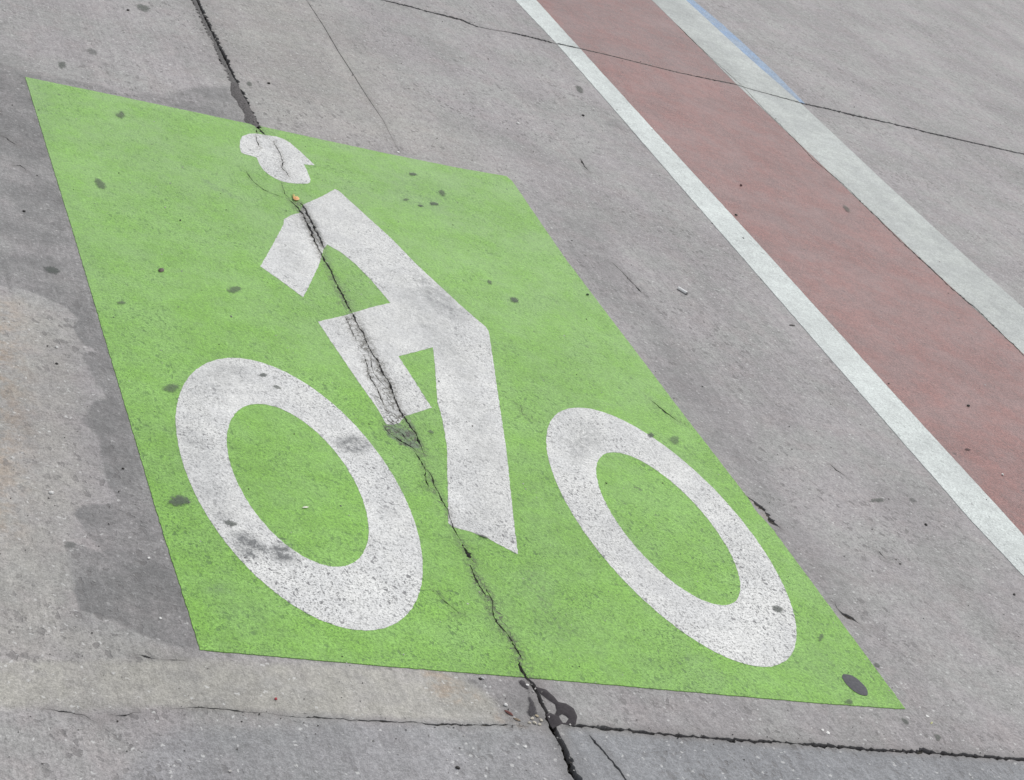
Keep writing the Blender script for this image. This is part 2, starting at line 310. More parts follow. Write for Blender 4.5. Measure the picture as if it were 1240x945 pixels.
# ------------------------------------------------------------------ wear and stain map (dirt with a shape of its own, and shade painted by one crack)
A_dark = parse('-190,120 -120,60 -70,74 -30,66 0,76 17,83 30.5,94 97,310 192.5,630 242,787 207,783 166,768 140,752 118.5,745 94.8,739 92,720 89,703.7 83,683 74,656 88,658 100.7,660.7 117,668 130,674 106.7,650 87.4,622 95,615 103.7,612 125,611 143.7,607 130,585 124,564 118.6,530 98,510 106,497 112,486 130,483 118.6,466 110,452 100,435 99,427 117,425 101.6,417.7 95,410 87,396 94,387 83,374.5 74.5,368.6 56,362.6 34,352 0,346 -50,338 -90,300 -150,310 -210,250')
B_dark = parse('0,76 17,83 51,91 101.6,99 128.7,104.7 147,114 169,113 200,114 234,105 279.6,103 290,125 300,148 315,156 240,139 120,114 33,96 0,96')
FIELDS = [  # channel, outline in the photo, softness in m, strength
    ('dark', A_dark, .006, 1.0),
    ('dark', B_dark, .02, .85),
    ('dark', parse('-40,480 0,480 10,520 0,560 -40,560'), .03, .3),
    ('dark', parse('608,212 632,217 655,245 690,262 735,272 770,330 830,405 900,505 960,600 1010,680 1040,760 1050,800 900,600 830,510 683,312'), .06, .55),
    ('dark', parse('640,222 650,226 668,248 672,262 655,252 640,236'), .02, .5),
    ('dark', parse('655,244 690,262 735,270 742,282 700,278 668,262'), .02, .45),
    ('dark', parse('835,480 900,560 985,670 1040,740 1000,735 930,640 850,520'), .05, .35),
    ('dark', parse('820,838 996,853 1000,895 900,893 820,886'), .012, .35),
    ('dark', parse('545,820 600,822 640,826 655,860 668,882 612,878 606,850 585,835'), .008, .65),
    ('dark', parse('140,770 180,770 185,788 150,790'), .02, .4),
    ('dark', parse('735,142 768,150 795,182 785,186 762,160 730,152'), .02, .6),
    ('dark', parse('670,98 678,98 676,125 668,118'), .02, .5),
    ('dark', parse('1190,590 1240,640 1240,740 1210,700'), .1, .3),
    ('dark', parse('30,905 62,915 60,938 42,935'), .012, .45),
    ('dark', parse('160,932 175,930 178,945 165,946'), .008, .6),
    ('dark', parse('82,842 102,843 112,856 100,862 84,856'), .008, .4),
    ('dark', parse('1000,640 1060,690 1120,780 1080,770 1020,700'), .06, .25),
    ('dark', parse('1050,560 1110,600 1100,620 1040,600'), .04, .3),
    ('dark', parse('820,480 850,500 840,520'), .03, .35),
    ('dark', parse('0,205 60,215 100,300 90,350 20,345'), .05, .3),
    ('dark', parse('60,740 95,745 92,770 65,765'), .02, .35),
    ('dark', parse('90,805 140,806 150,815 100,822'), .02, .3),
    ('light', parse('-300,799 0,801 240,798 420,806 560,816 600,850 607,876 500,873 410,868 300,860 240,857 60,858 -300,858'), .012, 1.0),
    ('light', parse('-300,362 40,362 90,400 90,520 110,600 80,640 80,760 230,795 -300,800'), .03, .55),
    ('light', parse('318,156 600,208 500,120 340,-60 250,-60 262,40'), .15, .45),
    ('warm', parse('-70,385 -20,360 10,368 16,420 14,470 18,520 6,600 4,640 -40,650 -80,560 -50,470'), .06, .8),
    ('warm', parse('510,812 540,815 575,835 585,850 555,852 525,845 515,830'), .012, .55),
    ('warm', parse('596,858 612,862 625,872 640,876 640,884 612,880 600,872'), .006, .45),
    ('warm', parse('908,604 925,620 932,634 918,620'), .006, .8),
    ('cool', parse('-400,1100 0,1100 200,885 420,873 613,881 660,884 690,884 1000,908 1300,928 1500,1400 0,1400'), .02, .6),
    ('cool', parse('684,882 700,883 860,897 1300,927 1500,1400 720,1300'), .012, 1.0),
    # grime, with painted shade by the shoulder crack (shows on the paint)
    ('craze', parse('416,384 430,380 445,405 470,450 485,488 492,512 468,514 452,480 438,440 425,405'), .008, 1.0),
    ('craze', parse('462,510 490,505 512,540 505,548 485,540 466,526'), .006, 1.6),
    ('craze', parse('503,545 514,550 530,595 548,636 540,634 520,600'), .01, .8),
    ('craze', parse('565,680 580,695 610,745 630,790 622,790 595,745 575,715'), .012, 1.3),
    ('craze', parse('625,690 650,690 690,760 700,790 670,770 640,720'), .03, .45),
    ('craze', parse('352,245 366,244 395,300 400,325 420,360 425,380 410,370 385,310 370,280'), .008, .9),
    ('craze', parse('525,705 560,735 570,770 540,745'), .03, .3),
    ('craze', parse('320,165 335,170 352,218 340,218'), .01, .4),
    ('grime', parse('215,520 240,515 248,560 225,570'), .03, .6),
    ('grime', parse('240,590 262,590 285,630 262,632'), .025, .6),
    ('grime', parse('470,560 490,590 490,640 465,620'), .04, .35),
    ('grime', parse('690,505 720,510 735,530 700,560 680,540'), .03, .5),
    ('grime', parse('880,640 905,660 920,700 900,700'), .03, .4),
    ('grime', parse('330,285 360,300 370,330 345,325'), .03, .4),
    ('grime', parse('575,590 600,600 605,650 580,640'), .03, .4),
    ('grime', parse('362,252 370,250 384,275 394,300 388,302 376,285 366,265'), .006, 1.3),  # the crack's shadow and dirt along the shoulder, both put into the colour
    ('grime', parse('430,385 440,395 475,470 492,505 486,506 460,460 440,420'), .006, .7),
    ('grime', parse('390,312 397,310 400,325 396,326'), .008, .8),
    ('grime', parse('488,506 500,515 510,540 506,544 492,520'), .006, 1.0),
    ('grime', parse('283,648 300,646 315,660 308,677 288,674'), .012, 1.5),
    ('grime', parse('306,660 330,663 352,660 357,682 330,680'), .015, 1.1),
    ('grime', parse('330,662 345,662 354,676 342,680'), .010, .8),
    ('grime', parse('406,530 428,526 450,540 438,550 414,548'), .014, 1.2),
    ('grime', parse('245,705 275,706 285,722 262,722 245,715'), .015, .55),
    ('grime', parse('275,735 310,735 318,760 290,768'), .03, .4),
    ('grime', parse('500,328 540,355 565,385 548,386 512,358'), .03, 1.1),
    ('grime', parse('475,330 520,370 575,450 560,460 520,420'), .04, .55),
    ('grime', parse('560,455 590,500 600,560 575,560 565,500'), .04, .6),
    ('grime', parse('412,530 400,500 390,505 420,560'), .03, .2),
    ('grime', parse('685,540 710,525 720,540 700,560'), .03, .35),
    ('grime', parse('258,438 295,438 300,455 262,470 235,500 225,480'), .04, .6),
    ('grime', parse('33,97 60,102 70,160 60,200 45,150'), .03, .5),
    ('grime', parse('60,200 85,230 140,380 150,440 120,370'), .04, .35),
    ('grime', parse('280,795 500,805 560,790 600,818 400,806'), .05, .35),
    ('grime', parse('470,200 540,225 560,260 500,262 450,230'), .05, .35),
    ('grime', parse('820,780 900,830 960,850 850,838 800,810'), .04, .25),
    ('grime', parse('1000,790 1010,800 1000,815 990,800'), .03, .5),
    ('grime', parse('464,516 485,514 500,530 510,545 490,541 472,530'), .004, 1.6),
    ('grime', parse('243,215 252,220 290,240 288,243 250,226'), .006, .45),
    ('grime', parse('625,690 650,690 690,760 700,790 670,770 640,720'), .03, .30),
    ('grime', parse('140,150 420,250 300,330 120,300'), .12, .12),
    ('grime', parse('805,395 850,440 820,430'), .03, .3),
    ('grime', parse('690,58 705,60 900,108 905,100 880,60 830,10 790,-30 650,-30'), .02, .32),
    ('grime', parse('800,160 860,150 1000,300 980,320'), .1, .15),
]


def sdist(P, poly):
    """signed distance (positive inside) of points P (n,2) to a polygon"""
    A = np.array(poly)
    B = np.roll(A, -1, 0)
    best = np.full(len(P), 1e9)
    inside = np.zeros(len(P), bool)
    for a, b in zip(A, B):
        ab = b - a
        t = np.clip(((P - a) @ ab) / max(ab @ ab, 1e-12), 0, 1)
        q = P - (a + t[:, None] * ab)
        best = np.minimum(best, (q ** 2).sum(1))
        c = ((a[1] > P[:, 1]) != (b[1] > P[:, 1]))
        with np.errstate(divide='ignore', invalid='ignore'):
            xx = (b[0] - a[0]) * (P[:, 1] - a[1]) / (b[1] - a[1]) + a[0]
        inside ^= c & (P[:, 0] < xx)
    d = np.sqrt(best)
    return np.where(inside, d, -d)


# ------------------------------------------------------------------ planar map of the whole surface
BIG = 60.0
verts, faces, tags = [], [], []


def ccw(P):
    A = sum(a[0] * b[1] - b[0] * a[1] for a, b in zip(P, list(P[1:]) + [P[0]]))
    return list(P) if A > 0 else list(P)[::-1]


def addpoly(P, tag):
    P = ccw(P)
    i0 = len(verts)
    verts.extend(P)
    faces.append(list(range(i0, i0 + len(P))))
    tags.append(tag)


addpoly([(-BIG, -BIG), (BIG, -BIG), (BIG, BIG), (-BIG, BIG)], 'ground')
for k, P in SH.items():
    addpoly(P, k)
for i, c in enumerate(CR):
    addpoly(c['poly'], i)
pts = []
# points along cracks for dirt halos
for c in CR:
    C = c['cen']
    for i in range(0, len(C) - 1, 1):
        a, b = C[i], C[i + 1]
        L = math.dist(a, b)
        if L > .05 or L == 0 or not (0 < a[1] < 9):
            continue
        nx, ny = -(b[1] - a[1]) / L, (b[0] - a[0]) / L
        for off in ((-.008, -.016, .008, .016) if i % 3 == 0 else ()):
            pts.append((a[0] + nx * off, a[1] + ny * off))
# points along crisp stain edges
FG = []
for ch, poly, soft, st in FIELDS:
    g = []
    for p in poly:
        x, y = at(*p)
        g.append((x, y))
    if soft <= .02:
        g = ragged(g, .008, .004 if soft > .005 else .003, len(FG), 30)
        n = len(g)
        for i in range(0, n):
            a, b = g[i], g[(i + 1) % n]
            L = math.dist(a, b)
            if L == 0 or L > .1:
                continue
            nx, ny = -(b[1] - a[1]) / L, (b[0] - a[0]) / L
            for off in (-soft, -soft * .5, soft * .5, soft):
                pts.append((a[0] + nx * off, a[1] + ny * off))
    FG.append((ch, np.array(g), soft, st))


def gridpts(x0, x1, y0, y1, s):
    for i in range(int((x1 - x0) / s)):
        for j in range(int((y1 - y0) / s)):
            pts.append((x0 + (i + .5 + .4 * random.uniform(-1, 1)) * s, y0 + (j + .5 + .4 * random.uniform(-1, 1)) * s))


gridpts(.3, 2.7, 1.6, 4.8, .028)
gridpts(-.6, 7.0, .8, 8.6, .09)
seen = set()
for p in pts:
    k = (round(p[0], 4), round(p[1], 4))
    if k in seen:
        continue
    seen.add(k)
    verts.append(p)
ov, oe, of, _, _, ofo = delaunay_2d_cdt([Vector(v) for v in verts], [], faces, 0, 1e-6, True)
V = np.array([(v[0], v[1]) for v in ov])
from collections import Counter
print('planar map', len(V), 'verts', len(of), 'faces')

# channel values per vertex
chan = {k: np.zeros(len(V)) for k in ('dark', 'light', 'warm', 'cool', 'grime', 'craze', 'halo')}
for ch, g, soft, st in FG:
    lo, hi = g.min(0) - soft * 2, g.max(0) + soft * 2
    m = np.where(((V > lo) & (V < hi)).all(1))[0]
    if len(m) == 0:
        continue
    d = sdist(V[m], g)
    w = np.clip(.5 + d / (2 * soft), 0, 1)
    w = w * w * (3 - 2 * w) * st
    if ch == 'grime':
        chan[ch][m] += w
    else:
        chan[ch][m] = np.maximum(chan[ch][m], w)
for c in CR:
    C = np.array([p for p in c['cen'] if 0 < p[1] < 9])
    if len(C) == 0:
        continue
    pw = c['depth'] / .010
    for s in range(0, len(C), 40):
        Q = C[s:s + 41]
        lo, hi = Q.min(0) - .05, Q.max(0) + .05
        m = np.where(((V > lo) & (V < hi)).all(1))[0]
        if len(m) == 0:
            continue
        d = np.sqrt(((V[m][:, None, :] - Q[None]) ** 2).sum(2).min(1))
        w = np.exp(-d / (.007 * (0.5 + pw))) * min(1, .3 + .6 * pw)
        chan['halo'][m] = np.maximum(chan['halo'][m], w)

# classify the triangles
tri = [tuple(f) for f in of]
kinds = []
depth_tri = []
for f, o in zip(of, ofo):
    t = [tags[i] for i in o]
    cs = [x for x in t if isinstance(x, int)]
    if cs:
        kinds.append(('crack', max(cs, key=lambda i: CR[i]['depth'])))
    elif 'head' in t:
        kinds.append(('head', 0))
    elif 'body' in t:
        kinds.append(('body', 0))
    elif 'w1o' in t and 'w1i' not in t:
        kinds.append(('w1', 0))
    elif 'w2o' in t and 'w2i' not in t:
        kinds.append(('w2', 0))
    elif 'green' in t:
        kinds.append(('green', 0))
    elif 'white1' in t:
        kinds.append(('white1', 0))
    elif 'white2' in t:
        kinds.append(('white2', 0))
    elif 'red' in t:
        kinds.append(('red', 0))
    elif 'blue' in t:
        kinds.append(('blue', 0))
    elif 'ground' in t:
        kinds.append(('bare', 0))
    else:
        kinds.append(('none', 0))


print(Counter(k[0] for k in kinds))
# ------------------------------------------------------------------ materials
def srgb(r, g, b):
    f = lambda c: (c / 12.92 if c <= .04045 else ((c + .055) / 1.055) ** 2.4)
    return tuple(f(x / 255) for x in (r, g, b)) + (1,)


class NT:
    def __init__(self, name):
        self.m = bpy.data.materials.new(name)
        self.m.use_nodes = True
        self.t = self.m.node_tree
        self.t.nodes.clear()
        self.out = self.t.nodes.new('ShaderNodeOutputMaterial')
        self.geo = self.t.nodes.new('ShaderNodeNewGeometry')
        self.pos = self.geo.outputs['Position']

    def n(self, typ, **k):
        nd = self.t.nodes.new(typ)
        for a, b in k.items():
            setattr(nd, a, b)
        return nd

    def link(self, a, b):
        self.t.links.new(a, b)

    def inp(self, sock, v):
        if hasattr(v, 'is_linked') or isinstance(v, bpy.types.NodeSocket):
            self.link(v, sock)
        else:
            sock.default_value = v

    def math(self, op, a, b=0.0, clamp=False):
        nd = self.n('ShaderNodeMath', operation=op, use_clamp=clamp)
        self.inp(nd.inputs[0], a)
        self.inp(nd.inputs[1], b)
        return nd.outputs[0]

    def scale(self, vec):
        nd = self.n('ShaderNodeMapping')
        self.link(self.pos, nd.inputs[0])
        nd.inputs['Scale'].default_value = vec
        return nd.outputs[0]

    def noise(self, s, detail=4, rough=.6, dist=0.0, vec=None, off=0):
        nd = self.n('ShaderNodeTexNoise', noise_dimensions='2D')
        v = vec or self.pos
        if off:
            a = self.n('ShaderNodeVectorMath', operation='ADD')
            self.link(v, a.inputs[0])
            a.inputs[1].default_value = (off, off * .7, 0)
            v = a.outputs[0]
        self.link(v, nd.inputs['Vector'])
        nd.inputs['Scale'].default_value = s
        nd.inputs['Detail'].default_value = detail
        nd.inputs['Roughness'].default_value = rough
        nd.inputs['Distortion'].default_value = dist
        return nd.outputs['Fac']

    def ramp(self, v, a, b, lo=0.0, hi=1.0, smooth=True):
        nd = self.n('ShaderNodeMapRange', interpolation_type='SMOOTHSTEP' if smooth else 'LINEAR')
        self.link(v, nd.inputs[0])
        for i, x in enumerate((a, b, lo, hi)):
            self.inp(nd.inputs[i + 1], x)
        return nd.outputs[0]

    def mix(self, f, a, b, mode='MIX'):
        nd = self.n('ShaderNodeMix', data_type='RGBA', blend_type=mode)
        self.inp(nd.inputs[0], f)
        self.inp(nd.inputs[6], a)
        self.inp(nd.inputs[7], b)
        return nd.outputs[2]

    def gain(self, c, f):
        """multiply a colour by a scalar socket"""
        cmb = self.n('ShaderNodeCombineColor')
        for i in range(3):
            self.inp(cmb.inputs[i], f)
        return self.mix(1.0, c, cmb.outputs[0], 'MULTIPLY')

    def attr(self, name):
        nd = self.n('ShaderNodeAttribute', attribute_name=name)
        return nd.outputs['Fac']

    def dots(self, s, thr, size, squash=None, off=0):
        """sparse uneven dots: 1 inside a dot"""
        nd = self.n('ShaderNodeTexVoronoi', voronoi_dimensions='2D')
        v = squash or self.pos
        a = self.n('ShaderNodeVectorMath', operation='ADD')
        self.link(v, a.inputs[0])
        a.inputs[1].default_value = (off, off * 1.3, 0)
        # bend the lookup so the dots are not round
        w = self.n('ShaderNodeTexNoise', noise_dimensions='2D')
        self.link(v, w.inputs['Vector'])
        w.inputs['Scale'].default_value = s * 1.3
        w.inputs['Detail'].default_value = 2
        sc = self.n('ShaderNodeVectorMath', operation='SCALE')
        self.link(w.outputs['Color'], sc.inputs[0])
        sc.inputs['Scale'].default_value = 1.1 / s
        b = self.n('ShaderNodeVectorMath', operation='ADD')
        self.link(a.outputs[0], b.inputs[0])
        self.link(sc.outputs[0], b.inputs[1])
        self.link(b.outputs[0], nd.inputs['Vector'])
        nd.inputs['Scale'].default_value = s
        sep = self.n('ShaderNodeSeparateColor')
        self.link(nd.outputs['Color'], sep.inputs[0])
        on = self.math('GREATER_THAN', sep.outputs[0], thr)
        rad = self.math('MULTIPLY_ADD', sep.outputs[1], size * .7)
        rad.node.inputs[2].default_value = size * .3
        inside = self.ramp(self.math('SUBTRACT', rad, nd.outputs['Distance']), 0.0, .12)
        return self.math('MULTIPLY', on, inside)

    def craze(self, s, width, off=0):
        """thin crackle lines"""
        w = self.n('ShaderNodeTexNoise', noise_dimensions='2D')
        self.link(self.pos, w.inputs['Vector'])
        w.inputs['Scale'].default_value = s * .9
        w.inputs['Detail'].default_value = 3
        sc = self.n('ShaderNodeVectorMath', operation='SCALE')
        self.link(w.outputs['Color'], sc.inputs[0])
        sc.inputs['Scale'].default_value = 1.6 / s
        b = self.n('ShaderNodeVectorMath', operation='ADD')
        self.link(self.scale((1, .55, 1)), b.inputs[0])
        self.link(sc.outputs[0], b.inputs[1])
        nd = self.n('ShaderNodeTexVoronoi', voronoi_dimensions='2D', feature='DISTANCE_TO_EDGE')
        self.link(b.outputs[0], nd.inputs['Vector'])
        nd.inputs['Scale'].default_value = s
        return self.ramp(nd.outputs['Distance'], 0, width, 1, 0)

    def finish(self, colr, rough, bump=None, strength=.5, dist=.001, spec=.4, alpha=None):
        b = self.n('ShaderNodeBsdfPrincipled')
        self.inp(b.inputs['Base Color'], colr)
        self.inp(b.inputs['Roughness'], rough)
        b.inputs['Specular IOR Level'].default_value = spec
        if alpha is not None:
            self.inp(b.inputs['Alpha'], alpha)
        if bump is not None:
            bn = self.n('ShaderNodeBump')
            bn.inputs['Strength'].default_value = strength
            bn.inputs['Distance'].default_value = dist
            self.link(bump, bn.inputs['Height'])
            self.link(bn.outputs[0], b.inputs['Normal'])
        self.link(b.outputs[0], self.out.inputs[0])
        return self.m


def concrete_mat():
    N = NT('weathered_concrete')
    fine = N.noise(150, 3, .7)
    grain = N.noise(430, 1, .6)
    med = N.noise(42, 5, .7, off=3)
    big = N.noise(2.6, 5, .6, off=9)
    hue = N.noise(5.5, 4, .6, off=17)
    c = N.mix(N.ramp(hue, .35, .65), (.328, .310, .309, 1), (.322, .317, .306, 1))
    c = N.mix(N.ramp(N.noise(14, 4, .6, off=5), .45, .75, 0, .5), c, (.338, .305, .300, 1))
    lt = N.attr('light')
    c = N.mix(N.math('MULTIPLY', lt, N.ramp(N.noise(20, 4, off=2), .2, .7, .5, 1.0)), c, (.375, .362, .325, 1))
    c = N.mix(N.math('MULTIPLY', N.attr('cool'), .9), c, (.262, .268, .278, 1))
    wn = N.math('MULTIPLY', N.attr('warm'), N.ramp(N.noise(26, 5, .75, off=8), .38, .66, .0, .9))
    c = N.mix(wn, c, (.37, .27, .185, 1))
    # dark sealed / soiled areas with an uneven rim
    edge_n = N.math('ADD', N.math('MULTIPLY', N.math('SUBTRACT', N.noise(70, 5, .8, off=6), .5), .5), N.math('MULTIPLY', N.math('SUBTRACT', fine, .5), .3))
    dk = N.math('ADD', N.attr('dark'), edge_n)
    dk = N.ramp(dk, .15, 1.0)
    inner = N.ramp(N.noise(8, 6, .72, off=31), .32, .66, .42, 1.0)
    dk = N.math('MULTIPLY', dk, inner)
    c = N.mix(dk, c, (.196, .193, .190, 1))
    # tones
    c = N.gain(c, N.ramp(big, .3, .7, .89, 1.07))
    c = N.gain(c, N.ramp(N.noise(1.0, 4, .65, vec=N.scale((9, .8, 1)), off=51), .3, .7, .95, 1.04))
    c = N.gain(c, N.ramp(med, .32, .68, .90, 1.09))
    c = N.gain(c, N.ramp(fine, .34, .66, .88, 1.12))
    c = N.gain(c, N.ramp(grain, .3, .7, .88, 1.12))
    # broom marks along the road
    st = N.noise(1.0, 3, .7, vec=N.scale((105, 2.4, 1)))
    c = N.gain(c, N.math('ADD', 1.0, N.math('MULTIPLY', N.ramp(st, .32, .68, -.06, .06), N.ramp(N.noise(1.3, 2, off=77), .4, .6, .15, 1.0))))
    # pits, scuffs, bright and dark aggregate
    pitzone = N.math('MULTIPLY', N.ramp(N.noise(3.2, 3, .6, off=41), .35, .7, .3, 1.0), N.ramp(lt, .6, 1, 1, .35))
    p1 = N.math('MULTIPLY', N.dots(70, .74, .46, N.scale((1, .7, 1))), pitzone)
    p2 = N.math('MULTIPLY', N.dots(150, .62, .46, off=5), pitzone)
    c = N.mix(N.math('MULTIPLY', p1, .55), c, (.135, .128, .125, 1))
    c = N.mix(N.math('MULTIPLY', p2, .50), c, (.15, .145, .14, 1))
    sc = N.ramp(N.noise(40, 6, .8, 1.0, vec=N.scale((1.6, .7, 1)), off=13), .62, .70)
    c = N.mix(N.math('MULTIPLY', sc, N.ramp(lt, .6, 1, .38, .12)), c, (.15, .14, .14, 1))
    br = N.dots(120, .91, .36, off=23)
    br = N.math('MULTIPLY', br, N.ramp(dk, 0, 1, 1, .35))
    c = N.mix(N.math('MULTIPLY', br, .6), c, (.62, .62, .60, 1))
    # dirt beside cracks
    h = N.math('MULTIPLY', N.attr('halo'), N.ramp(fine, .3, .7, .3, 1.0))
    c = N.mix(N.math('MULTIPLY', h, .85), c, (.085, .078, .07, 1))
    hgt = N.math('ADD', N.math('MULTIPLY', fine, .8), N.math('MULTIPLY', med, .8))
    hgt = N.math('SUBTRACT', hgt, N.math('MULTIPLY', p1, .5))
    return N.finish(c, .82, hgt, .8, .002, .35)


def paint_mat(name, base, alt, haze_dust, pit, pit_col, big_amt=.08, thr=(.72, .62), size=(.40, .42), faded=None, pit_amt=.6, grain_amt=1.0, pepper=.3, grime_col=(.15, .155, .155, 1), halo_col=(.15, .138, .11, 1)):
    N = NT(name)
    fine = N.noise(160, 3, .7)
    grain = N.noise(430, 1, .6)
    med = N.noise(34, 5, .7, off=3)
    big = N.noise(3.0, 5, .6, off=9)
    c = N.mix(N.ramp(N.noise(9, 5, .7, off=12), .36, .64), base, alt)
    g_ = lambda a: (1 - a * grain_amt, 1 + a * grain_amt)
    c = N.gain(c, N.ramp(big, .25, .75, 1 - big_amt, 1 + big_amt))
    c = N.gain(c, N.ramp(med, .32, .68, *g_(.10)))
    c = N.gain(c, N.ramp(fine, .34, .66, *g_(.17)))
    c = N.gain(c, N.ramp(grain, .3, .7, *g_(.13)))
    sep = N.n('ShaderNodeSeparateXYZ')
    N.link(N.pos, sep.inputs[0])
    if faded:
        up = N.ramp(sep.outputs[1], 2.3, 4.1, faded[0], faded[1])  # paler up the road: haze and sheen put into colour, plus fading and dirt
        dn = N.math('MULTIPLY', up, N.ramp(N.noise(6, 6, .75, off=21), .32, .68, .35, 1.4))
        c = N.mix(dn, c, haze_dust)
    # worn pits down to the concrete, denser low on the marking
    zone = N.math('ADD', N.ramp(sep.outputs[1], 2.2, 3.6, 1.0, .55), N.ramp(N.noise(5, 3, off=44), .3, .7, -.30, .40))
    p1 = N.math('MULTIPLY', N.dots(95, thr[0], size[0], N.scale((1, .7, 1))), zone)
    p2 = N.math('MULTIPLY', N.dots(190, thr[1], size[1], off=5), zone)
    p3 = N.dots(34, .93, .17, off=15)
    pep = N.math('MULTIPLY', N.ramp(N.noise(230, 2, .8, off=61), .56, .68), N.math('MULTIPLY', zone, pepper))
    pm = N.math('MULTIPLY', N.math('MAXIMUM', p1, N.math('MULTIPLY', p2, .85)), pit_amt, clamp=True)
    pm = N.math('MAXIMUM', pm, pep)
    c = N.mix(pm, c, pit_col)
    c = N.mix(N.math('MULTIPLY', p3, .6), c, pit)
    # scuffs
    sc = N.ramp(N.noise(34, 6, .8, .8, vec=N.scale((1.4, .7, 1)), off=13), .60, .70)
    c = N.mix(N.math('MULTIPLY', sc, .34), c, pit_col)
    # grime patches, with the shade painted by the shoulder crack
    g = N.math('MULTIPLY', N.attr('grime'), N.ramp(N.noise(48, 6, .82, off=19), .30, .66, .1, 1.3))
    c = N.mix(N.math('MULTIPLY', g, .62, clamp=True), c, grime_col)
    # crackled paint
    ck = N.math('MULTIPLY', N.attr('craze'), N.ramp(N.noise(50, 4, .8, off=27), .38, .6, 0, 1))
    ck = N.math('MULTIPLY', N.craze(80, .20), ck)
    c = N.mix(N.math('MULTIPLY', ck, .95, clamp=True), c, (.09, .084, .07, 1))
    h = N.math('MULTIPLY', N.attr('halo'), N.ramp(N.noise(130, 4, .8, off=4), .40, .56, .0, 1.3))
    c = N.mix(N.math('MULTIPLY', h, .9, clamp=True), c, halo_col)
    hgt = N.math('ADD', N.math('MULTIPLY', fine, .8), N.math('MULTIPLY', med, .5))
    hgt = N.math('SUBTRACT', hgt, N.math('MULTIPLY', N.math('ADD', pm, ck), .8))
    return N.finish(c, .62, hgt, .7, .0018, .4)


M_con = concrete_mat()
M_green = paint_mat('green_road_paint', (.186, .400, .050, 1), (.205, .412, .078, 1), (.32, .45, .24, 1), (.05, .065, .04, 1), (.075, .17, .035, 1), faded=(.04, .30), pit_amt=.6, pepper=.42, grain_amt=.85, grime_col=(.14, .20, .12, 1), halo_col=(.075, .105, .045, 1))
M_white = paint_mat('white_road_paint', (.655, .655, .632, 1), (.585, .587, .575, 1), (.5, .5, .48, 1), (.10, .10, .10, 1), (.19, .19, .19, 1), thr=(.62, .42), size=(.32, .36), pit_amt=.75, grain_amt=.6, pepper=.5)
M_line = paint_mat('white_line_paint', (.565, .605, .58, 1), (.52, .555, .535, 1), (.45, .45, .44, 1), (.15, .15, .15, 1), (.27, .29, .28, 1), thr=(.85, .75), pit_amt=.5, grain_amt=.7)
M_line2 = paint_mat('grey_white_line_paint', (.425, .450, .425, 1), (.375, .395, .38, 1), (.4, .4, .4, 1), (.15, .15, .15, 1), (.24, .25, .24, 1), thr=(.82, .7), pit_amt=.5, grain_amt=.8)
M_red = paint_mat('faded_red_paint', (.255, .118, .104, 1), (.238, .138, .128, 1), (.30, .215, .205, 1), (.05, .035, .035, 1), (.13, .085, .08, 1), thr=(.72, .5), faded=(.05, .28), pit_amt=.55, grain_amt=1.15, pepper=.5, big_amt=.1)
M_blue = paint_mat('faded_blue_paint', (.19, .29, .44, 1), (.24, .31, .40, 1), (.3, .3, .3, 1), (.1, .1, .1, 1), (.26, .28, .31, 1), thr=(.5, .4), pit_amt=.8)


def dirt_mat(name, a, b, s=140):
    N = NT(name)
    f = N.noise(s, 6, .75)
    c = N.mix(N.ramp(f, .35, .65), a, b)
    c = N.mix(N.math('MULTIPLY', N.dots(180, .8, .4), .6), c, (.2, .18, .15, 1))
    return N.finish(c, .95, f, .9, .003, .1)


M_dirt = dirt_mat('packed_black_dirt', (.018, .016, .013, 1), (.055, .048, .04, 1))
M_dirt2 = dirt_mat('grey_joint_dust', (.035, .032, .028, 1), (.10, .095, .085, 1))

M_dirt4 = dirt_mat('brown_crack_dirt', (.030, .025, .019, 1), (.12, .105, .08, 1), 260)
M_dirt3 = dirt_mat('pale_joint_dust', (.05, .046, .04, 1), (.15, .14, .125, 1))


def simple_mat(name, colr, rough=.7, var=.25, s=200, spec=.3, bump=.4):
    N = NT(name)
    f = N.noise(s, 5, .7)
    c = N.gain(N.mix(0.0, colr, colr), N.ramp(f, .3, .7, 1 - var, 1 + var))
    return N.finish(c, rough, f, bump, .001, spec)


def film_mat(name, colr, cover, rough=.6, ns=90):
    """a thin worn film of tar, gum or grime: broken up by its own small holes"""
    N = NT(name)
    f = N.noise(260, 5, .75)
    c = N.gain(N.mix(0.0, colr, colr), N.ramp(f, .3, .7, .8, 1.2))
    e = N.attr('edge')
    a = N.math('ADD', N.math('MULTIPLY', e, 1.15), N.math('MULTIPLY', N.math('SUBTRACT', N.noise(ns * 1.5, 5, .8, off=3), .5), 2.4))
    a = N.ramp(a, .15, .95, 0, cover)
    return N.finish(c, rough, f, .3, .0008, .35, alpha=a)


# ------------------------------------------------------------------ building the surface objects
def put_attrs(me, idx):
    for k, arr in chan.items():
        a = me.attributes.new(k, 'FLOAT', 'POINT')
        a.data.foreach_set('value', arr[idx].astype(np.float32))


